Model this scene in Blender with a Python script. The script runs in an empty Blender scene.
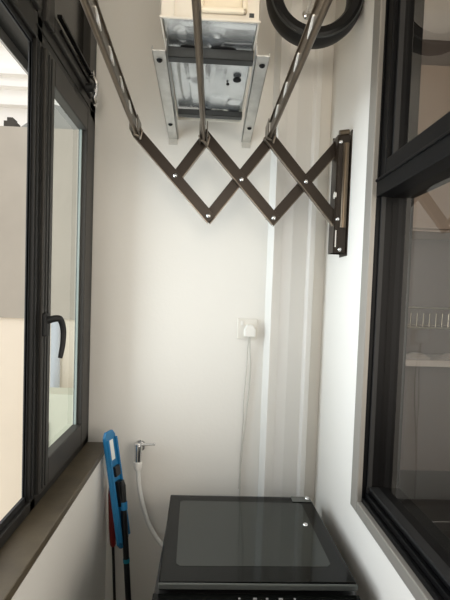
import bpy, math, random
from mathutils import Matrix, Vector
random.seed(4)
S = bpy.context.scene
COL = S.collection

# ------------------------------------------------------------------ camera
cd = bpy.data.cameras.new('camera')
cd.sensor_fit = 'VERTICAL'; cd.sensor_height = 36.0; cd.lens = 456 / 600 * 36; cd.shift_y = 15 / 600
cd.clip_start = 0.02
cam = bpy.data.objects.new('camera', cd); COL.objects.link(cam)
Rm = Matrix(((0.9986562743, -0.0331288406, -0.0398512949),
             (-0.0383084211, 0.0459701053, -0.9982080015),
             (0.0349014420, 0.9983933240, 0.0446392205)))
cam.matrix_world = Matrix.Translation((0, 0, 1.72)) @ Rm.to_4x4()
S.camera = cam

# ------------------------------------------------------------------ world, light, exposure
w = bpy.data.worlds.new('overcast_sky'); S.world = w; w.use_nodes = True
nt = w.node_tree; bg = nt.nodes['Background']
bg.inputs[0].default_value = (1.0, 0.985, 0.96, 1); bg.inputs[1].default_value = 1.35

def area_light(name, loc, rot, sx, sy, power, color):
    l = bpy.data.lights.new(name, 'AREA'); l.shape = 'RECTANGLE'; l.size = sx; l.size_y = sy
    l.energy = power; l.color = color
    o = bpy.data.objects.new(name, l); o.location = loc; o.rotation_euler = rot; COL.objects.link(o)
    return o
area_light('kitchen_fill', (1.3, .1, 1.75), (math.radians(88), 0, math.radians(50)), 1.0, 1.3, 27, (1, .93, .83))  # unseen area light added in the walled kitchen to brighten the back wall
area_light('rear_fill', (.0, -1.0, 2.42), (math.radians(112), 0, 0), 0.85, 1.0, 10, (1, .90, .76)).data.spread = math.radians(95)  # unseen fill added behind the camera; the end wall there is closed
area_light('courtyard_daylight', (-2.0, 1.4, 1.3), (0, math.radians(-94), 0), 4.2, 2.4, 180, (.85, .925, 1))
S.view_settings.view_transform = 'Standard'; S.view_settings.look = 'None'
S.view_settings.exposure = 0.0; S.view_settings.gamma = 1.0; S.view_settings.use_curve_mapping = False
try:
    S.cycles.use_denoising = True
    S.cycles.max_bounces = 14; S.cycles.diffuse_bounces = 8; S.cycles.transparent_max_bounces = 16
except Exception: pass

# ------------------------------------------------------------------ materials
def lin(c):
    return tuple(((v / 255) / 12.92 if v / 255 <= .04045 else ((v / 255 + .055) / 1.055) ** 2.4) for v in c) + (1,)
def mat(name, rgb, rough=.5, metal=0., spec=.5, noise=0., nscale=8., bump=0., bscale=60., coat=0.):
    m = bpy.data.materials.new(name); m.use_nodes = True; t = m.node_tree; b = t.nodes['Principled BSDF']
    c = lin(rgb)
    b.inputs['Base Color'].default_value = c; b.inputs['Roughness'].default_value = rough
    b.inputs['Metallic'].default_value = metal; b.inputs['Specular IOR Level'].default_value = spec
    b.inputs['Coat Weight'].default_value = coat
    tc = t.nodes.new('ShaderNodeTexCoord')
    if noise:
        n = t.nodes.new('ShaderNodeTexNoise'); n.inputs['Scale'].default_value = nscale; n.inputs['Detail'].default_value = 6
        t.links.new(tc.outputs['Object'], n.inputs['Vector'])
        r = t.nodes.new('ShaderNodeValToRGB')
        r.color_ramp.elements[0].position = .3; r.color_ramp.elements[1].position = .7
        r.color_ramp.elements[0].color = tuple(max(0, v * (1 - noise)) for v in c[:3]) + (1,)
        r.color_ramp.elements[1].color = tuple(min(1, v * (1 + noise)) for v in c[:3]) + (1,)
        t.links.new(n.outputs['Fac'], r.inputs['Fac']); t.links.new(r.outputs['Color'], b.inputs['Base Color'])
    if bump:
        n2 = t.nodes.new('ShaderNodeTexNoise'); n2.inputs['Scale'].default_value = bscale; n2.inputs['Detail'].default_value = 4
        t.links.new(tc.outputs['Object'], n2.inputs['Vector'])
        bp = t.nodes.new('ShaderNodeBump'); bp.inputs['Strength'].default_value = bump; bp.inputs['Distance'].default_value = .01
        t.links.new(n2.outputs['Fac'], bp.inputs['Height']); t.links.new(bp.outputs['Normal'], b.inputs['Normal'])
    return m
def glass(name, tint, ior=1.5, rough=0.0):
    m = bpy.data.materials.new(name); m.use_nodes = True; t = m.node_tree; t.nodes.clear()
    o = t.nodes.new('ShaderNodeOutputMaterial'); mx = t.nodes.new('ShaderNodeMixShader')
    tr = t.nodes.new('ShaderNodeBsdfTransparent'); tr.inputs[0].default_value = tint
    gl = t.nodes.new('ShaderNodeBsdfGlossy'); gl.inputs['Roughness'].default_value = rough
    fr = t.nodes.new('ShaderNodeFresnel'); fr.inputs['IOR'].default_value = ior
    ge = t.nodes.new('ShaderNodeNewGeometry'); sb = t.nodes.new('ShaderNodeMath'); sb.operation = 'SUBTRACT'; sb.use_clamp = True
    t.links.new(fr.outputs[0], sb.inputs[0]); t.links.new(ge.outputs['Backfacing'], sb.inputs[1])
    t.links.new(sb.outputs[0], mx.inputs[0]); t.links.new(tr.outputs[0], mx.inputs[1]); t.links.new(gl.outputs[0], mx.inputs[2])
    t.links.new(mx.outputs[0], o.inputs[0]); return m
M = dict(
    wall=mat('white_wall_paint', (228, 225, 219), .6, bump=.05, bscale=90),
    ceil=mat('ceiling_paint', (232, 226, 216), .8),
    box=mat('white_boxing_paint', (228, 226, 222), .5, bump=.03),
    floor=mat('grey_floor_tile', (150, 146, 140), .4, noise=.1),
    sill=mat('brown_stone_sill', (86, 77, 62), .42, noise=.18, nscale=14, bump=.05, bscale=120),
    frame=mat('black_powder_coat', (30, 29, 27), .42, spec=.35, noise=.06, nscale=30),
    sash=mat('lit_sash_coat', (50, 48, 45), .42, spec=.35, noise=.06, nscale=30),  # frame coat painted paler for the light on the sash faces
    seal=mat('black_rubber_seal', (20, 20, 20), .6),
    rframe=mat('black_gloss_frame', (11, 11, 12), .42, spec=.12),
    alu=mat('grey_aluminium_trim', (142, 138, 131), .45, metal=.2),
    panel=mat('dark_tinted_panel', (40, 38, 35), .2, spec=.4),
    glass=glass('clear_greenish_glass', (.97, .992, .983, 1)),
    rglass=glass('kitchen_window_glass', (.93, .92, .91, 1), ior=1.75),
    gedge=mat('green_glass_edge', (140, 150, 146), .2),
    bronze=mat('bronze_brown_steel', (38, 28, 18), .36, metal=.4, noise=.08, nscale=40),
    lip=mat('pale_bronze_lip', (122, 113, 102), .3, metal=.8),
    rail=mat('bronze_rail_metal', (104, 92, 78), .28, metal=.9, noise=.06, nscale=30),
    eyelet=mat('bright_slot_metal', (240, 238, 232), .35, metal=.3),
    chrome=mat('chrome', (225, 225, 225), .12, metal=1.),
    cream=mat('cream_painted_steel', (226, 219, 205), .4, noise=.03),
    creamin=mat('cream_plastic', (234, 222, 198), .35),
    galv=mat('galvanised_steel', (222, 227, 231), .27, metal=.9, noise=.12, nscale=16, bump=.25, bscale=14),
    bracket=mat('zinc_bracket_steel', (200, 199, 194), .36, metal=.7, noise=.12, nscale=20),
    strut=mat('dull_strut_steel', (72, 74, 74), .45, metal=.7, noise=.1, nscale=20),
    black=mat('black_rubber', (16, 16, 17), .45, spec=.25, bump=.05, bscale=40),
    hole=mat('black_hole', (6, 6, 6), .9),
    wbody=mat('dark_grey_washer', (30, 30, 30), .4),
    wlid=mat('black_glass_lid', (12, 13, 12), .08, spec=.14),
    wpane=mat('smoked_lid_glass', (35, 39, 36), .07, spec=.36),
    wedge=mat('grey_lid_edge', (90, 93, 90), .3, metal=.5),
    white=mat('white_plastic', (232, 230, 225), .35),
    cordm=mat('grey_cord', (194, 190, 182), .5),
    offw=mat('ivory_plastic', (222, 218, 210), .4),
    hose=mat('white_hose', (226, 226, 222), .4),
    blue=mat('blue_plastic', (30, 114, 164), .4),
    teal=mat('teal_ring', (30, 130, 150), .4),
    pole=mat('black_pole', (22, 22, 24), .35),
    red=mat('red_grip', (120, 27, 25), .45),
    paper=mat('white_sticker', (235, 235, 232), .6),
    marks=mat('pale_print', (150, 150, 148), .5),
    nb_grey=mat('grey_render', (180, 172, 160), .85, noise=.05, nscale=2.5, bump=.1, bscale=12),
    nb_cream=mat('cream_render', (242, 230, 212), .85, noise=.02, nscale=2),
    nb_white=mat('white_render', (248, 246, 242), .8),
    nb_green=mat('pale_green_render', (203, 203, 184), .85),
    nb_roof=mat('grey_gable', (150, 150, 146), .85),
    nb_pipe=mat('pale_blue_pipe', (196, 204, 214), .5),
    nb_dark=mat('dark_cap', (70, 66, 60), .8),
    grd=mat('concrete_ground', (190, 186, 178), .9, noise=.05),
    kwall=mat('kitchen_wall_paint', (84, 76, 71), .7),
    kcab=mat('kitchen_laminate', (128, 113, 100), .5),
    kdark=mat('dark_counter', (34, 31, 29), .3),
    kshelf=mat('pale_shelf', (150, 143, 136), .4),
    steel=mat('stainless_wire', (220, 214, 200), .18, metal=1.),
)

# ------------------------------------------------------------------ mesh helpers
class MB:
    def __init__(s): s.v = []; s.f = []
    def add(s, vs, fs):
        o = len(s.v); s.v += [tuple(p) for p in vs]; s.f += [tuple(i + o for i in f) for f in fs]; return s
    def box(s, x0, x1, y0, y1, z0, z1):
        x0, x1 = sorted((x0, x1)); y0, y1 = sorted((y0, y1)); z0, z1 = sorted((z0, z1))
        return s.add([(x0, y0, z0), (x1, y0, z0), (x1, y1, z0), (x0, y1, z0), (x0, y0, z1), (x1, y0, z1), (x1, y1, z1), (x0, y1, z1)],
                     [(3, 2, 1, 0), (4, 5, 6, 7), (0, 1, 5, 4), (1, 2, 6, 5), (2, 3, 7, 6), (3, 0, 4, 7)])
    def obox(s, c, ax, ay, az):            # oriented box, half-extent vectors
        c, ax, ay, az = map(Vector, (c, ax, ay, az)); vs = []
        for k in (-1, 1):
            for (i, j) in ((-1, -1), (1, -1), (1, 1), (-1, 1)): vs.append(c + ax * i + ay * j + az * k)
        return s.add(vs, [(3, 2, 1, 0), (4, 5, 6, 7), (0, 1, 5, 4), (1, 2, 6, 5), (2, 3, 7, 6), (3, 0, 4, 7)])
    def prism(s, poly, a, b):              # two 3-D offsets a -> b of a 3-D polygon
        a, b = Vector(a), Vector(b); n = len(poly)
        vs = [Vector(p) + a for p in poly] + [Vector(p) + b for p in poly]
        fs = [tuple(reversed(range(n))), tuple(range(n, 2 * n))] + [(i, (i + 1) % n, n + (i + 1) % n, n + i) for i in range(n)]
        return s.add(vs, fs)
    def tube(s, pts, r, n=12, rr=None):
        pts = [Vector(p) for p in pts]; rings = []; up = None
        for i, p in enumerate(pts):
            d = (pts[min(i + 1, len(pts) - 1)] - pts[max(i - 1, 0)]).normalized()
            if up is None: up = d.orthogonal().normalized()
            up = (up - d * up.dot(d)).normalized(); sd = d.cross(up)
            ri = rr[i] if rr else r
            rings.append([p + up * math.cos(2 * math.pi * k / n) * ri + sd * math.sin(2 * math.pi * k / n) * ri for k in range(n)])
        vs = [v for g in rings for v in g]; fs = []
        for i in range(len(rings) - 1):
            for k in range(n): fs.append((i * n + k, i * n + (k + 1) % n, (i + 1) * n + (k + 1) % n, (i + 1) * n + k))
        fs.append(tuple(reversed(range(n)))); fs.append(tuple(range((len(rings) - 1) * n, len(rings) * n)))
        return s.add(vs, fs)
    def dome(s, c, d, r, h, n=12):         # rivet head
        c, d = Vector(c), Vector(d).normalized()
        return s.tube([c, c + d * h * .5, c + d * h * .85, c + d * h], r, n, [r, r * .9, r * .6, r * .15])
    def build(s, name, m, parent=None, bevel=0., smooth=False, seg=2):
        me = bpy.data.meshes.new(name); me.from_pydata(s.v, [], s.f); me.update()
        import bmesh
        b = bmesh.new(); b.from_mesh(me); bmesh.ops.recalc_face_normals(b, faces=b.faces); b.to_mesh(me); b.free()
        o = bpy.data.objects.new(name, me); COL.objects.link(o); me.materials.append(m)
        if parent:
            o.parent = parent; o.matrix_parent_inverse = parent.matrix_world.inverted()
        if smooth:
            for p in me.polygons: p.use_smooth = True
            me.set_sharp_from_angle(angle=math.radians(40))
        if bevel:
            md = o.modifiers.new('bevel', 'BEVEL'); md.width = bevel; md.segments = seg; md.limit_method = 'ANGLE'
        return o
def bx(*a): return MB().box(*a)
def struct(o, label=None):
    o['kind'] = 'structure'
    if label: o['label'] = label
    return o
def tag(o, label, cat, group=None):
    o['label'] = label; o['category'] = cat
    if group: o['group'] = group
    return o
def empty(name, loc):
    o = bpy.data.objects.new(name, None); o.location = loc; o.empty_display_size = .05
    o.matrix_world = Matrix.Translation(loc); COL.objects.link(o); return o
def smooth_path(pts, n=8):
    P = [Vector(p) for p in pts]; P = [P[0] * 2 - P[1]] + P + [P[-1] * 2 - P[-2]]; out = []
    for i in range(1, len(P) - 2):
        for k in range(n):
            t = k / n; a, b, c, d = P[i - 1:i + 3]
            out.append(.5 * ((2 * b) + (c - a) * t + (2 * a - 5 * b + 4 * c - d) * t * t + (3 * b - a - 3 * c + d) * t ** 3))
    out.append(P[-2]); return out

XL, XR, YB, YF, ZC = -.402, .497, 1.95, -1.1, 3.0
XW = -.49                       # inner face of the left window
# ------------------------------------------------------------------ room shell
struct(bx(-.65, 2.6, YF - .1, 2.35, -.1, 0).build('floor', M['floor']))
struct(bx(-.53, .62, YF - .1, YB + .12, ZC, ZC + .1).build('ceiling', M['ceil']))
struct(bx(-.53, .62, YB, YB + .12, 0, ZC).build('wall_back', M['wall']))
struct(bx(-.53, .62, YF - .1, YF, 0, ZC).build('wall_front', M['wall']))
struct(bx(-.53, XL, YF, YB, 0, 1.045).build('wall_left', M['wall']))
struct(bx(-.535, XL + .0005, YF, YB, 1.045, 1.07).build('window_sill', M['sill'], bevel=.003), 'dark brown stone sill below the left window')
# right wall with the window opening (y < 1.455, z > 1.05)
rw = MB().box(XR, .62, 1.42, YB, 0, ZC).box(XR, .62, YF, 1.42, 0, 1.066).box(XR, .62, YF, -.45, 1.066, ZC)
struct(rw.build('wall_right', M['wall']))
# boxed pipe duct in the back right corner
pl = [(.247, YB), (.262, 1.858), (.300, 1.880), (.342, 1.880), (.408, 1.905), (.418, 1.89), (.44, 1.895), (.440, YB)]
struct(MB().prism([(x, y, 0) for x, y in pl], (0, 0, 0), (0, 0, ZC)).build('wall_duct', M['box'], bevel=.003), 'white stepped boxing in the back right corner')

# ------------------------------------------------------------------ left window
win = struct(empty('window_1', (XW, .6, 1.07)), 'black framed casement window over the brown sill')
XO = -.515
fr = MB()
fr.box(XO, XW, YF, YB, 1.071, 1.105)                    # bottom member
fr.box(XO, XW, YF, YB, 2.405, 2.475)                    # transom
fr.box(XO, XW, YF, YB, 2.93, ZC)                        # head
fr.box(XO, XW, 1.868, YB, 1.071, ZC)                    # jamb at the back wall
for y, q in ((1.305, .04), (.33, .085), (-.55, .085)): fr.box(XO, XW, y, y + q, 1.071, ZC)
fr.box(XO, XW, YF, YF + .06, 1.071, ZC)
fr.build('frame', M['frame'], win, bevel=.003)
gr = MB()
for y in (1.312, 1.338): gr.box(XW - .002, XW + .004, y, y + .004, 1.11, 2.4)
gr.box(XW - .002, XW + .002, 1.30, 1.90, 2.438, 2.443)
gr.build('gasket', M['seal'], win)
bx(-.598, XO, YF, 1.60, 2.44, 2.46).build('hood', M['frame'], win)
lip = MB().box(-.606, -.598, YF, 1.60, 2.408, 2.445)
lip.build('drip_lip', M['alu'], win)
trk = MB().box(XO + .008, XO + .014, YF, 1.305, 2.39, 2.405).box(XW - .02, XW - .012, YF, 1.305, 2.39, 2.405).box(XO + .008, XO + .014, YF, 1.305, 1.105, 1.118).box(XW - .02, XW - .012, YF, 1.305, 1.105, 1.122)
trk.box(XO + .008, XO + .014, 1.297, 1.305, 1.105, 2.405).box(XW - .02, XW - .012, 1.297, 1.305, 1.105, 2.405)
trk.build('rebate', M['seal'], win)
def sash(name, y0, y1, z0, z1, s_l, s_r, s_b, s_t, x0=-.513, x1=-.478):
    m = MB().box(x0, x1, y0, y0 + s_l, z0, z1).box(x0, x1, y1 - s_r, y1, z0, z1)
    m.box(x0, x1, y0 + s_l, y1 - s_r, z0, z0 + s_b).box(x0, x1, y0 + s_l, y1 - s_r, z1 - s_t, z1)
    o = m.build(name, M['sash'], win, bevel=.004)
    return o
cs = sash('casement_sash', 1.346, 1.867, 1.107, 2.403, .074, .075, .085, .075)
bx(-.512, -.506, 1.42, 1.792, 1.192, 2.328).build('pane', M['glass'], cs)
bx(-.5055, -.498, 1.784, 1.792, 1.192, 2.328).build('glazing_bead', M['gedge'], cs)
MB().box(-.479, -.4755, 1.362, 1.365, 1.12, 2.39).box(-.479, -.4755, 1.385, 1.388, 1.12, 2.39).build('groove', M['seal'], cs)
# handle of the casement
hd = bx(-.48, -.466, 1.345, 1.378, 1.578, 1.648).build('window_handle', M['seal'], cs, bevel=.005)
hp = [(-.470, 1.361, 1.625), (-.446, 1.363, 1.632), (-.434, 1.372, 1.628), (-.429, 1.383, 1.600), (-.430, 1.386, 1.56), (-.434, 1.383, 1.525), (-.436, 1.381, 1.512)]
hpp = smooth_path(hp); n_ = len(hpp)
MB().tube(hpp, .010, 12, [.011 - .0045 * i / n_ for i in range(n_)]).build('lever', M['seal'], hd, smooth=True)
# upper lights
for y0, y1 in ((1.346, 1.868), (.415, 1.305), (-.465, .33)):
    us = sash('fanlight_sash', y0 + .003, y1 - .003, 2.478, 2.928, .06, .06, .05, .05)
    bx(-.520, -.505, y0 + .06, y1 - .06, 2.525, 2.88).build('tinted_pane', M['panel'], us)
    if y0 > 1:
        MB().box(-.478, -.470, 1.45, 1.80, 2.503, 2.511).box(-.476, -.462, 1.42, 1.80, 2.530, 2.538).build('stay_arm', M['rframe'], us)
        MB().tube([(-.478, 1.765, 2.475), (-.452, 1.765, 2.478)], .016, 14).build('stay_peg', M['seal'], us, smooth=True)
        c = MB(); c.tube(smooth_path([(-.470, 1.80, 2.535), (-.452, 1.80, 2.515), (-.452, 1.806, 2.48), (-.46, 1.81, 2.455), (-.452, 1.805, 2.43)]), .008, 8)
        c.dome((-.47, 1.79, 2.48), (1, 0, 0), .012, .02)
        c.tube([(-.474, 1.775, 2.535), (-.455, 1.775, 2.535)], .009, 10)
        c.build('stay_catch', M['chrome'], us, smooth=True)
# opened friction stay under the head of the open bay
fs = MB().tube([(-.50, .95, 2.39), (-.56, 1.08, 2.39), (-.60, 1.2, 2.388)], .006, 8)
fs.dome((-.52, 1.02, 2.395), (0, 0, -1), .01, .016).dome((-.565, 1.09, 2.395), (0, 0, -1), .01, .016)
fs.build('friction_stay', M['chrome'], win, smooth=True)

# ------------------------------------------------------------------ right window
w2 = struct(empty('window_2', (.55, .5, 1.05)), 'black framed fixed window looking into the dim kitchen')
tr = MB().box(.492, .512, 1.395, 1.456, 1.045, ZC).box(.492, .512, -.5, 1.395, 1.045, 1.082)
tr.build('trim', M['alu'], w2, bevel=.003)
f2 = MB().box(.507, .626, 1.393, 1.42, 1.066, ZC).box(.507, .626, -.45, 1.393, 1.066, 1.096)
f2.box(.518, .626, -.45, 1.393, 1.096, 1.112).box(.53, .626, -.45, 1.393, 1.112, 1.130)
f2.box(.507, .626, -.45, 1.42, 2.035, 2.088)
f2.box(.507, .626, -.45, -.38, 1.066, ZC).box(.507, .626, -.45, 1.393, 2.95, ZC)
f2.build('frame', M['rframe'], w2, bevel=.003)
us2 = MB().box(.514, .56, 1.348, 1.393, 2.092, 2.95).box(.514, .56, -.38, 1.348, 2.092, 2.138).box(.514, .56, -.38, 1.348, 2.92, 2.95).build('upper_sash', M['rframe'], w2, bevel=.003)
bx(.530, .545, 1.338, 1.348, 2.138, 2.92).build('gasket', M['seal'], us2)
MB().box(.502, .508, -.45, 1.42, 2.080, 2.088).build('transom_cap', M['rframe'], w2, bevel=.002)
MB().box(.5215, .535, 1.386, 1.3935, 1.112, 2.035).box(.5275, .556, -.38, 1.386, 1.1255, 1.133).build('gasket', M['seal'], w2)
bx(.555, .561, -.38, 1.393, 1.130, 2.035).build('lower_pane', M['rglass'], w2)
bx(.545, .551, -.38, 1.348, 2.138, 2.92).build('upper_pane', M['rglass'], us2)

# ------------------------------------------------------------------ kitchen behind the right window
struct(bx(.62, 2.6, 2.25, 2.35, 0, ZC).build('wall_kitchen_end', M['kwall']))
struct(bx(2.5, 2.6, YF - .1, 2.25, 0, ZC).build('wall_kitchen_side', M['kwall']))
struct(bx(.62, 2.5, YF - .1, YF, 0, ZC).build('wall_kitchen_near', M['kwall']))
struct(bx(.62, 2.6, YF - .1, 2.35, ZC, ZC + .1).build('ceiling_kitchen', M['ceil']))
cab = tag(empty('wall_cabinet', (1.4, 2.2, 2.06)), 'brown wall cabinet hanging above the dish rack behind the glass', 'cabinet')
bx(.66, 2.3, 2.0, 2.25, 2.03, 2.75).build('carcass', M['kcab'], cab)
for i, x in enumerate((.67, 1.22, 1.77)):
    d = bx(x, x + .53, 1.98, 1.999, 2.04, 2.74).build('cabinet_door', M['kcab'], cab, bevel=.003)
    bx(x + .46, x + .48, 1.965, 1.979, 2.07, 2.2).build('door_handle', M['steel'], d)
dr = tag(empty('dish_rack', (1.2, 2.18, 1.6)), 'wire dish rack on the kitchen wall seen through the lower glass', 'dish rack')
m = MB()
for (y, z) in ((2.05, 1.69), (2.05, 1.60), (2.235, 1.69), (2.235, 1.60)): m.tube([(.78, y, z), (1.75, y, z)], .005, 8)
for x in (.78, 1.75): m.tube([(x, 2.235, 1.69), (x, 2.05, 1.69), (x, 2.05, 1.60), (x, 2.235, 1.60)], .004, 6)
m.build('rack_frame', M['steel'], dr, smooth=True)
m = MB()
for k in range(32):
    x = .80 + k * .03
    m.tube([(x, 2.05, 1.60), (x, 2.09, 1.602), (x + .004, 2.095, 1.665), (x + .008, 2.105, 1.665), (x + .008, 2.11, 1.602), (x + .008, 2.235, 1.60)], .0032, 6)
m.build('plate_prongs', M['steel'], dr, smooth=True)
sh = tag(empty('kitchen_shelf', (1.3, 2.2, 1.44)), 'pale wall shelf below the wire dish rack', 'shelf')
bx(.70, 2.4, 2.02, 2.25, 1.425, 1.455).build('board', M['kshelf'], sh, bevel=.003)
for x in (.9, 1.9): bx(x, x + .02, 2.06, 2.249, 1.38, 1.425).build('shelf_bracket', M['steel'], sh)
for i, (x, lab) in enumerate(((1.0, 'small upturned saucer at the left on the pale kitchen shelf'), (1.17, 'small upturned saucer at the right on the pale kitchen shelf'))):
    o = MB().tube([(x, 2.12, 1.4555), (x, 2.12, 1.46), (x, 2.12, 1.472), (x, 2.12, 1.475)], .05, 20, [.062, .06, .03, .028]).build('saucer', M['kshelf'], smooth=True)
    tag(o, lab, 'saucer', 'saucers on the kitchen shelf')
kc = tag(empty('kitchen_counter', (1.5, 2.0, 0)), 'dark base counter low behind the kitchen glass', 'counter')
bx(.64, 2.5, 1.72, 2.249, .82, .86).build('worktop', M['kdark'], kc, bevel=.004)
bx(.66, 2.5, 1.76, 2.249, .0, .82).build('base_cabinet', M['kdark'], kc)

# ------------------------------------------------------------------ outside
struct(bx(-14, 6, -10, 14, -3.1, -3.0).build('ground', M['grd']))
nb = tag(empty('neighbouring_house', (-3, 5.2, -3)), 'grey and cream rendered house outside the open left window', 'building')
bx(-8, .6, 5.0, 5.4, 1.39, 3.42).build('upper_wall', M['nb_grey'], nb)
bx(-8, .6, 5.03, 5.4, -3, 1.39).build('lower_wall', M['nb_cream'], nb)
MB().prism([(-2.08, 5.05, 3.42), (-1.38, 5.05, 3.42), (-1.40, 5.05, 3.46), (-1.45, 5.05, 3.465), (-1.46, 5.05, 3.53), (-1.53, 5.05, 3.535), (-1.54, 5.05, 3.59), (-1.60, 5.05, 3.60), (-1.62, 5.05, 3.67), (-1.70, 5.05, 3.69)], (0, 0, 0), (0, .3, 0)).build('gable', M['nb_roof'], nb)
MB().box(-2.24, -2.12, 5.06, 5.2, 3.42, 3.50).box(-2.21, -2.15, 5.07, 5.19, 3.50, 3.54).build('roof_vent', M['nb_dark'], nb)
MB().tube([(-1.62, 4.97, -3), (-1.62, 4.97, 1.38)], .05, 16).build('downpipe', M['nb_pipe'], nb, smooth=True)
th = tag(empty('white_building', (-4, 8, -3)), 'bright white corniced building rising behind the grey wall', 'building')
bx(-14, 2, 8, 8.5, -3, 9).build('facade', M['nb_white'], th)
m = MB()
for z in (4.75, 5.05, 5.25, 5.75, 6.05, 6.4, 7): m.box(-14, 2, 7.86, 8, z, z + .09)
m.build('cornice', M['nb_white'], th)
gw = tag(empty('outhouse', (-1.2, 4.4, -3)), 'pale green low outhouse below the closed pane', 'outbuilding')
bx(-1.66, .4, 4.3, 4.6, -3, .73).build('body_wall', M['nb_green'], gw)
MB().box(-1.60, -1.45, 4.27, 4.3, -.15, .46).build('outhouse_window', M['frame'], gw)
MB().box(-1.59, -1.46, 4.262, 4.27, .20, .45).box(-1.59, -1.46, 4.262, 4.27, -.14, .18).build('outhouse_pane', M['nb_pipe'], gw)

# ------------------------------------------------------------------ accordion drying rack
YS = 1.66
rack = tag(empty('drying_rack', (XR, YS, 2.1)), 'bronze accordion clothes drying rack folded out from the right wall', 'drying rack')
J = dict(a=(-0.2574, 2.2712), b=(-0.0261, 2.2824), c=(0.2080, 2.2861), d=(-0.1287, 2.1378), e=(0.1091, 2.1341), f=(0.3413, 2.1369), g=(-0.0056, 2.0007), h=(0.2294, 2.0026), i=(0.4551, 2.0044), t=(0.4570, 2.2777))
def bar(p, q, y, front):
    p, q = Vector((p[0], y, p[1])), Vector((q[0], y, q[1])); d = (q - p).normalized(); n = Vector((d.z, 0, -d.x))
    if n.z > 0: n = -n
    L = (q - p).length / 2 + .0165; c = (p + q) / 2; hw = .0178
    m = MB().obox(c, d * L, n * hw, Vector((0, .0015, 0)))
    m.obox(c - n * hw + Vector((0, .006, 0)), d * L, n * .0012, Vector((0, .007, 0)))
    o = m.build('scissor_arm', M['bronze'], rack, bevel=.001)
    MB().obox(c + n * (hw + .001) + Vector((0, .008, 0)), d * L, n * .0015, Vector((0, .0105, 0))).build('arm_lip', M['lip'], o, bevel=.0005)  # lip paler than the bar: bare metal, plus light painted into its colour
for p, q in (('d', 'b'), ('g', 'c'), ('h', 't')): bar(J[p], J[q], YS + .020, False)
for p, q in (('a', 'g'), ('b', 'h'), ('c', 'i')): bar(J[p], J[q], YS - .006, True)
for k, (x, z) in J.items():
    if k in 't': continue
    MB().dome((x, YS - .0075, z), (0, -1, 0), .0085, .006).build('rivet', M['chrome'], rack, smooth=True)
wp = MB().box(.447, .450, YS - .02, YS + .05, 1.885, 2.305).box(.447, XR, YS + .046, YS + .05, 1.885, 2.315)
wp.box(.450, .492, YS - .022, YS - .018, 1.885, 2.305)
wp.box(XR - .004, XR, YS - .03, YS + .06, 1.875, 2.322)
wpl = wp.build('wall_plate', M['bronze'], rack, bevel=.002)
# rounded cover down the plate
pts = [(.4665 + .0125 * (1 - math.cos(a)), YS - .022 - .010 * math.sin(a), 0) for a in [math.pi * k / 8 for k in range(9)]]
MB().prism(pts, (0, 0, 1.975), (0, 0, 2.275)).build('plate_cover', M['rail'], wpl, smooth=True)
MB().tube([(.452, YS - .02, 2.310), (.486, YS - .02, 2.316)], .010, 12).build('end_cap', M['rail'], wpl, smooth=True)
MB().box(.452, .456, YS - .0235, YS - .0215, 1.905, 1.965).build('slot', M['offw'], wpl)
MB().tube([(.4455, YS - .01, 2.092), (.4505, YS - .01, 2.092)], .013, 14).build('notch', M['offw'], wpl)
for x, z in ((.458, 2.278), (.458, 2.005), (.470, 1.897)):
    MB().dome((x, YS - .0225, z), (0, -1, 0), .008, .008).build('rivet', M['chrome'], wpl, smooth=True)

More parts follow.
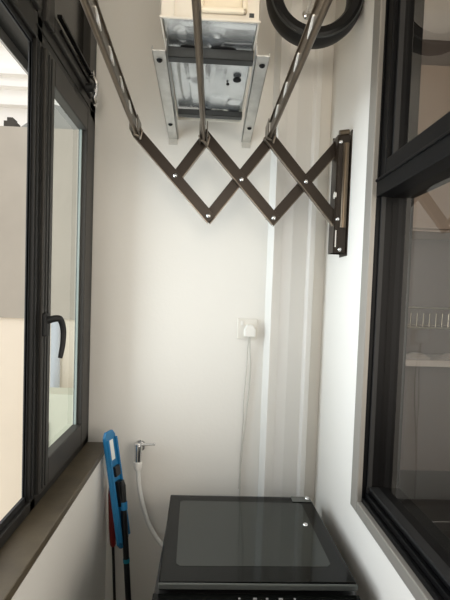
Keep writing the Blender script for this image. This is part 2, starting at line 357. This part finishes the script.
def rail(x, z, k=0., y0=.15, y1=1.627):
    # lower bead, perforated web and top flange, running towards the viewer
    m = MB()
    sec = [(x + .008 * math.cos(a), 0, z - .012 + .008 * math.sin(a)) for a in [2 * math.pi * k / 14 for k in range(14)]]
    m.prism(sec, (0, y0, 0), (0, y1, 0))
    m.box(x - .006, x + .006, y0, y1, z + .034, z + .038)
    zb, zt = z - .006, z + .034
    holes = [y for y in [1.478 - .154 * k for k in range(9)] if y > y0 + .05]
    ys = y1
    for xx in (x - .0015, x + .0015):
        prev = y1
        for hy in holes:
            a, b = hy + .045, hy - .045
            m.add([(xx, prev, zb), (xx, a, zb), (xx, a, zt), (xx, prev, zt)], [(0, 1, 2, 3)])
            o4 = [(xx, a, zb), (xx, b, zb), (xx, b, zt), (xx, a, zt)]
            i4 = [(xx, hy + .026, zb + .011), (xx, hy - .004, zb + .011), (xx, hy - .026, zt - .012), (xx, hy + .004, zt - .012)]
            m.add(o4 + i4, [(0, 1, 5, 4), (1, 2, 6, 5), (2, 3, 7, 6), (3, 0, 4, 7)])
            prev = b
        m.add([(xx, prev, zb), (xx, y0, zb), (xx, y0, zt), (xx, prev, zt)], [(0, 1, 2, 3)])
    m.v = [(px + k * (y1 - py), py, pz) for px, py, pz in m.v]
    r = m.build('hanging_rail', M['rail'], rack)
    for hy in holes:
        e = MB(); n = 16; a_ = Vector((0, .026, -.010)); b_ = Vector((0, .003, .005)); c_ = Vector((x + k * (y1 - hy), hy, z + .014))
        ring_ = lambda q, xx: [c_ + Vector((xx, 0, 0)) + (a_ * math.cos(t) + b_ * math.sin(t)) * q for t in [2 * math.pi * i / n for i in range(n)]]
        vs = ring_(1.05, -.0045) + ring_(1.05, .0045) + ring_(.55, .0045) + ring_(.55, -.0045)
        e.add(vs, [(u * n + i, u * n + (i + 1) % n, ((u + 1) % 4) * n + (i + 1) % n, ((u + 1) % 4) * n + i) for u in range(4) for i in range(n)])
        e.build('slot_eyelet', M['eyelet'], r)
    # hinged end clip joining the rail to the scissor joint
    c = MB().box(x - .014, x - .011, y1 - .05, YS + .002, z - .02, z + .03).box(x + .011, x + .014, y1 - .05, YS + .002, z - .02, z + .03)
    c.tube([(x - .012, y1 + .01, z - .012), (x + .016, y1 + .03, z - .02)], .006, 8)
    c.tube([(x + .012, y1 + .012, z + .01), (x + .02, YS - .02, z - .004), (x + .014, YS - .012, z - .03)], .004, 8)
    c.build('end_clip', M['lip'], r, bevel=.001)
for x, z, k in ((-.2686, 2.287, .019), (-.0317, 2.277, -.011), (.2024, 2.296, .010)): rail(x, z, k)

# ------------------------------------------------------------------ outdoor unit and its bracket
br = tag(empty('wall_bracket', (0, YB, 2.33)), 'zinc plated steel bracket holding the cream unit off the back wall', 'bracket')
for (xo, s) in ((-.171, 1), (.148, -1)):
    dx = .02                     # arms splay slightly towards the wall
    m = MB()
    def q(x, y): return x - s * dx * (y - 1.29) / .66 * .6
    yf, yb = 1.252, YB
    for (xa, xb, za, zb_) in ((xo + s * .035, xo + s * .039, 2.363, 2.398), (xo, xo + s * .039, 2.363, 2.367), (xo, xo + s * .003, 2.363, 2.376)):
        m.add([(q(xa, yf), yf, za), (q(xb, yf), yf, za), (q(xb, yb), yb, za), (q(xa, yb), yb, za), (q(xa, yf), yf, zb_), (q(xb, yf), yf, zb_), (q(xb, yb), yb, zb_), (q(xa, yb), yb, zb_)],
              [(3, 2, 1, 0), (4, 5, 6, 7), (0, 1, 5, 4), (1, 2, 6, 5), (2, 3, 7, 6), (3, 0, 4, 7)])
    xq = q(xo, yb); m.box(xq, xq + s * .036, YB - .004, YB, 2.34, 2.42)
    a = m.build('bracket_arm', M['bracket'], br, bevel=.001)
    for y in (1.30, 1.78): MB().dome((q(xo + s * .017, y), y, 2.364), (0, 0, -1), .009, .008).build('bolt', M['hole'], a, smooth=True)
for y, h_ in ((1.292, .029), (1.715, .020)):
    MB().box(-.131, .106, y, y + .003, 2.398 - h_, 2.398).box(-.131, .106, y, y + .03, 2.395, 2.398).box(-.131, .106, y, y + .03, 2.398 - h_, 2.401 - h_).build('cross_strut', M['strut'], br, bevel=.001)
ac = tag(empty('outdoor_unit', (0, 1.4, 2.363)), 'cream air conditioner outdoor unit with bare galvanised underside on a bracket', 'air conditioner')
U0, U1, V0, V1, ZU = -.140, .108, 1.166, 1.83, 2.399
m = MB().box(U0, U0 + .004, V0, V1, ZU, 2.93).box(U1 - .004, U1, V0, V1, ZU, 2.93).box(U0, U1, V1 - .004, V1, ZU, 2.93).box(U0, U1, V0, V1, 2.926, 2.93)
m.box(U0, U1, V0, V0 + .004, ZU, 2.93)
m.box(U0 - .002, U1 + .002, V0 - .003, V0, ZU, ZU + .006)
m.box(U0 + .033, U0 + .036, V0 - .003, V0, ZU + .006, 2.93)
cas = m.build('casing', M['cream'], ac, bevel=.002)
# side grip moulding
g = MB().box(-.045, .075, V0 - .016, V0 - .003, ZU + .014, ZU + .028).box(-.045, -.032, V0 - .016, V0 - .003, ZU + .014, 2.60).box(.062, .075, V0 - .016, V0 - .003, ZU + .014, 2.60).box(-.045, .075, V0 - .016, V0 - .003, 2.588, 2.60)
gp = g.build('grip_moulding', M['creamin'], ac, bevel=.005, seg=3)
MB().box(-.032, .062, V0 - .007, V0 - .003, ZU + .028, 2.588).box(.014, .018, V0 - .013, V0 - .007, ZU + .05, ZU + .16).build('grip_recess', M['creamin'], gp, bevel=.002)
bx(.081, .093, V0 - .0015, V0, ZU + .012, ZU + .022).build('rating_label', M['strut'], cas)
# pressed underside pan
NX, NY = 46, 120
vs, fsx = [], []
feats = [(0.000, 1.279, 0.017, 0.032, 0.006), (-0.091, 1.247, 0.015, 0.032, 0.004), (0.065, 1.236, 0.048, 0.038, 0.004), (-0.032, 1.225, 0.054, 0.027, 0.003), (-0.059, 1.612, 0.021, 0.107, 0.008), (-0.016, 1.612, 0.009, 0.150, 0.004), (0.038, 1.559, 0.009, 0.129, 0.004), (-0.021, 1.430, 0.016, 0.054, 0.006), (0.021, 1.666, 0.032, 0.054, 0.008), (-0.097, 1.505, 0.013, 0.172, 0.006), (0.075, 1.698, 0.021, 0.043, 0.008), (-0.032, 1.742, 0.021, 0.032, 0.007)]
for j in range(NY + 1):
    for i in range(NX + 1):
        x = U0 + .006 + (U1 - U0 - .012) * i / NX; y = V0 + .006 + (V1 - V0 - .012) * j / NY
        z = ZU + .008
        for (fx, fy, rx, ry, h) in feats:
            d = max(abs(x - fx) / rx, abs(y - fy) / ry) if rx > .02 else math.hypot((x - fx) / rx, (y - fy) / ry)
            t = min(1, max(0, (1.25 - d) / .5)); z -= h * t * t * (3 - 2 * t) * .75
        z = max(z, ZU + .0005)
        vs.append((x, y, z))
for j in range(NY):
    for i in range(NX):
        k = j * (NX + 1) + i; fsx.append((k, k + 1, k + NX + 2, k + NX + 1))
MB().add(vs, fsx).build('base_pan', M['galv'], ac, smooth=True)
def disc(x, y, rx, ry):
    MB().prism([(x + rx * math.cos(a), y + ry * math.sin(a), ZU) for a in [2 * math.pi * k / 16 for k in range(16)]], (0, 0, -.001), (0, 0, .002)).build('drain_hole', M['hole'], ac)
for a_ in ((0.071, 1.473,  .013,  .016), (0.043, 1.505,  .005,  .007), (-0.075, 1.295,  .022,  .010), (0.021, 1.295,  .035,  .010), (0.021, 1.758,  .018,  .010), (-0.005, 1.763,  .008,  .008)): disc(*a_)

# ------------------------------------------------------------------ black ring on a peg
ring = tag(empty('rubber_ring', (.333, 1.60, 2.76)), 'thick black rubber ring hung high beside the right wall', 'ring')
def torus_part(name, c, prof, m):
    n, k = 64, len(prof); vs = []; fs = []
    for i in range(n):
        a = 2 * math.pi * i / n
        for (r, y) in prof: vs.append((c[0] + r * math.cos(a), c[1] + y, c[2] + r * math.sin(a)))
    for i in range(n):
        for j in range(k): fs.append((i * k + j, ((i + 1) % n) * k + j, ((i + 1) % n) * k + (j + 1) % k, i * k + (j + 1) % k))
    return MB().add(vs, fs).build(name, m, ring, smooth=True)
RO = .168
torus_part('tyre', (.334, 1.60, 2.755), [(RO - .057 + .004, -.02), (RO - .045, -.036), (RO - .022, -.042), (RO - .006, -.034), (RO, -.012), (RO, .012), (RO - .006, .034), (RO - .022, .042), (RO - .045, .036), (RO - .053, .02)], M['black'])
torus_part('rim_line', (.334, 1.60, 2.755), [(RO - .012, -.040), (RO - .009, -.041), (RO - .006, -.037), (RO - .010, -.036)], M['strut'])
pg = MB().tube([(.36, 1.888, 2.862), (.36, 1.585, 2.862), (.36, 1.545, 2.873)], .006, 10).dome((.36, 1.888, 2.862), (0, -1, 0), .02, .012)
tag(pg.build('wall_peg', M['chrome'], smooth=True), 'steel peg on the corner boxing carrying the black ring', 'peg')

# ------------------------------------------------------------------ washing machine
wm = tag(empty('washing_machine', (.15, 1.5, 0)), 'dark grey top loading washing machine with black glass lid', 'washing machine')
WX0, WX1 = -.118, .434
MB().box(WX0, WX1 + .004, 1.09, 1.80, .02, .915).build('cabinet', M['wbody'], wm, bevel=.012, seg=3)
lid = MB().prism([(WX0 + .002, 1.717, 0), (.421, 1.708, 0), (.432, 1.190, 0), (-.105, 1.184, 0)], (0, 0, .928), (0, 0, .950)).build('lid', M['wlid'], wm, bevel=.004)
MB().prism([(WX0 + .043, 1.655, 0), (WX0 + .053, 1.667, 0), (.365, 1.660, 0), (.376, 1.648, 0), (.382, 1.275, 0), (.370, 1.262, 0), (-.052, 1.258, 0), (-.064, 1.27, 0)], (0, 0, .950), (0, 0, .9506)).build('lid_pane', M['wpane'], lid)
MB().box(-.105, .431, 1.179, 1.186, .934, .9495).build('lid_edge', M['wedge'], lid, bevel=.002)
hg = MB().box(.345, .418, 1.668, 1.710, .9505, .954).build('lid_hinge', M['wedge'], lid, bevel=.002)
MB().dome((.404, 1.692, .954), (0, 0, 1), .009, .008).build('hinge_pin', M['chrome'], hg, smooth=True)
MB().dome((.357, 1.50, .9506), (0, 0, 1), .009, .006).build('lid_glint', M['chrome'], lid, smooth=True)  # chrome dome added to stand for a reflected highlight on the lid
cp = MB().prism([(WX0, 1.178, .9155), (WX0, 1.10, .9155), (WX0, 1.105, .920), (WX0, 1.178, .925)], (0, 0, 0), (WX1 - WX0, 0, 0)).build('control_panel', M['wlid'], wm, bevel=.002)
m = MB()
for k in range(11):
    x = .09 + k * .018 + random.uniform(-.003, .003); y = 1.145 + .012 * (k % 2)
    m.box(x, x + random.uniform(.004, .011), y, y + .005, .920, .9252)
m.build('panel_print', M['marks'], cp)
for k in range(4): MB().tube([((WX0 + .05, WX1 - .05)[k % 2], (1.18, 1.75)[k // 2], 0), ((WX0 + .05, WX1 - .05)[k % 2], (1.18, 1.75)[k // 2], .02)], .025, 14).build('foot', M['black'], wm)

# ------------------------------------------------------------------ socket, plug with cord
so = tag(empty('wall_socket', (.176, YB, 1.577)), 'white square wall socket on the back wall beside the boxing', 'socket')
bx(.132, .218, YB - .009, YB, 1.532, 1.620).build('face_plate', M['offw'], so, bevel=.003)
bx(.146, .158, YB - .013, YB - .009, 1.592, 1.610).build('rocker_switch', M['white'], so, bevel=.002)
pg = tag(empty('power_plug', (.184, YB - .01, 1.57)), 'white plug in the wall socket with a cord hanging to the washer', 'plug')
MB().prism([(.160, 0, 1.545), (.208, 0, 1.545), (.208, 0, 1.578), (.196, 0, 1.596), (.172, 0, 1.596), (.160, 0, 1.578)], (0, YB - .045, 0), (0, YB - .0095, 0)).build('plug_body', M['white'], pg, bevel=.005, seg=3)
MB().tube(smooth_path([(.184, YB - .028, 1.546), (.188, YB - .02, 1.50), (.194, YB - .012, 1.42), (.192, YB - .01, 1.30), (.180, YB - .012, 1.16), (.170, YB - .012, 1.02), (.168, YB - .012, .88), (.17, YB - .012, .6)]), .0030, 8).build('cord', M['cordm'], pg, smooth=True)
MB().tube(smooth_path([(.182, YB - .026, 1.546), (.180, YB - .015, 1.50), (.178, YB - .01, 1.40), (.172, YB - .01, 1.28), (.172, YB - .008, 1.16), (.166, YB - .008, 1.02), (.163, YB - .008, .88)]), .0022, 8).build('cord', M['cordm'], pg, smooth=True)

# ------------------------------------------------------------------ tap and hose
tp = tag(empty('water_tap', (-.27, YB, 1.05)), 'chrome wall tap on the back wall with a white hose on it', 'tap')
MB().tube([(-.268, YB, 1.06), (-.268, YB - .008, 1.06)], .024, 18).build('flange', M['chrome'], tp, smooth=True)
MB().tube([(-.268, YB - .006, 1.06), (-.268, YB - .06, 1.06)], .011, 12).tube([(-.268, YB - .05, 1.075), (-.269, YB - .05, 1.03), (-.269, YB - .05, 1.0)], .013, 14, [.015, .014, .012]).build('tap_body', M['chrome'], tp, smooth=True)
MB().obox((-.240, YB - .05, 1.08), (.042, 0, .002), (0, .008, 0), (0, 0, .004)).tube([(-.268, YB - .05, 1.07), (-.268, YB - .05, 1.082)], .012, 12).build('tap_lever', M['chrome'], tp, bevel=.002)
hs = tag(empty('water_hose', (-.26, YB - .05, .99)), 'white inlet hose curving from the chrome tap to the washer', 'hose')
MB().tube([(-.269, YB - .05, 1.004), (-.269, YB - .05, .985), (-.268, YB - .05, .97)], .017, 14, [.018, .018, .013]).build('hose_nut', M['white'], hs, smooth=True)
MB().tube(smooth_path([(-.268, YB - .05, .972), (-.262, YB - .045, .90), (-.245, YB - .045, .82), (-.215, YB - .05, .735), (-.165, YB - .055, .66), (-.10, YB - .055, .60), (-.02, YB - .05, .55)]), .0095, 12).build('hose_tube', M['hose'], hs, smooth=True)

# ------------------------------------------------------------------ mop and red handled stick
mp = tag(empty('flat_mop', (-.25, 1.8, 0)), 'blue flat mop stood head up in the back left corner', 'mop')
P0, P1 = Vector((-.380, 1.83, 1.155)), Vector((-.302, 1.80, .70))
ax = (P1 - P0).normalized(); wd = Vector((.26, .965, 0)); wd = (wd - ax * wd.dot(ax)).normalized(); nn = ax.cross(wd).normalized()
if nn.x < 0: nn = -nn
c0 = (P0 + P1) / 2; L = (P1 - P0).length / 2
rim = []
for (u, v) in ((-L, -.026), (-L + .02, -.043), (L - .02, -.043), (L, -.026), (L, .026), (L - .02, .043), (-L + .02, .043), (-L, .026)): rim.append(c0 + ax * u + wd * v)
hd = MB().prism(rim, nn * -.008, nn * .006).build('mop_head', M['blue'], mp, bevel=.004)
m = MB()
for v in (-.035, .035): m.obox(c0 + wd * v + nn * .01, ax * (L - .03), wd * .005, nn * .006)
m.build('mop_rib', M['blue'], hd, bevel=.002)
MB().obox(c0 - ax * (L - .075) + nn * .0072 - wd * .012, ax * .040, wd * .024, nn * .0006).build('sticker', M['paper'], hd)
MB().obox(c0 - ax * .07 + nn * .012, ax * .02, wd * .02, nn * .008).obox(c0 + ax * .02 + nn * .014, ax * .05, wd * .018, nn * .009).build('hinge_block', M['pole'], hd, bevel=.003)
J0 = c0 - ax * .01 + nn * .03; J1 = Vector((-.232, 1.74, .012))
MB().tube([J0 + Vector((-.004, 0, .02)), J0, J0 * .5 + J1 * .5, J1], .0115, 14, [.009, .0125, .0115, .0115]).build('mop_pole', M['pole'], mp, smooth=True)
dd = (J1 - J0).normalized()
MB().tube([J0 + dd * .065, J0 + dd * .095], .0155, 14).build('joint_collar', M['blue'], mp, smooth=True)
MB().tube([J0 + dd * .29, J0 + dd * .305], .0135, 14).build('pole_ring', M['teal'], mp, smooth=True)
bs = tag(empty('cleaning_stick', (-.34, 1.9, 0)), 'thin dark stick with a red grip behind the blue mop', 'stick')
A, B = Vector((-.378, 1.90, .91)), Vector((-.322, 1.86, .0)); q = (B - A)
MB().tube([A + q * .0, A + q * .05, A + q * .2, A + q * .28, A + q * .29], .014, 12, [.008, .014, .015, .012, .008]).build('grip', M['red'], bs, smooth=True)
MB().tube([A + q * .28, B], .006, 10).build('shaft', M['pole'], bs, smooth=True)
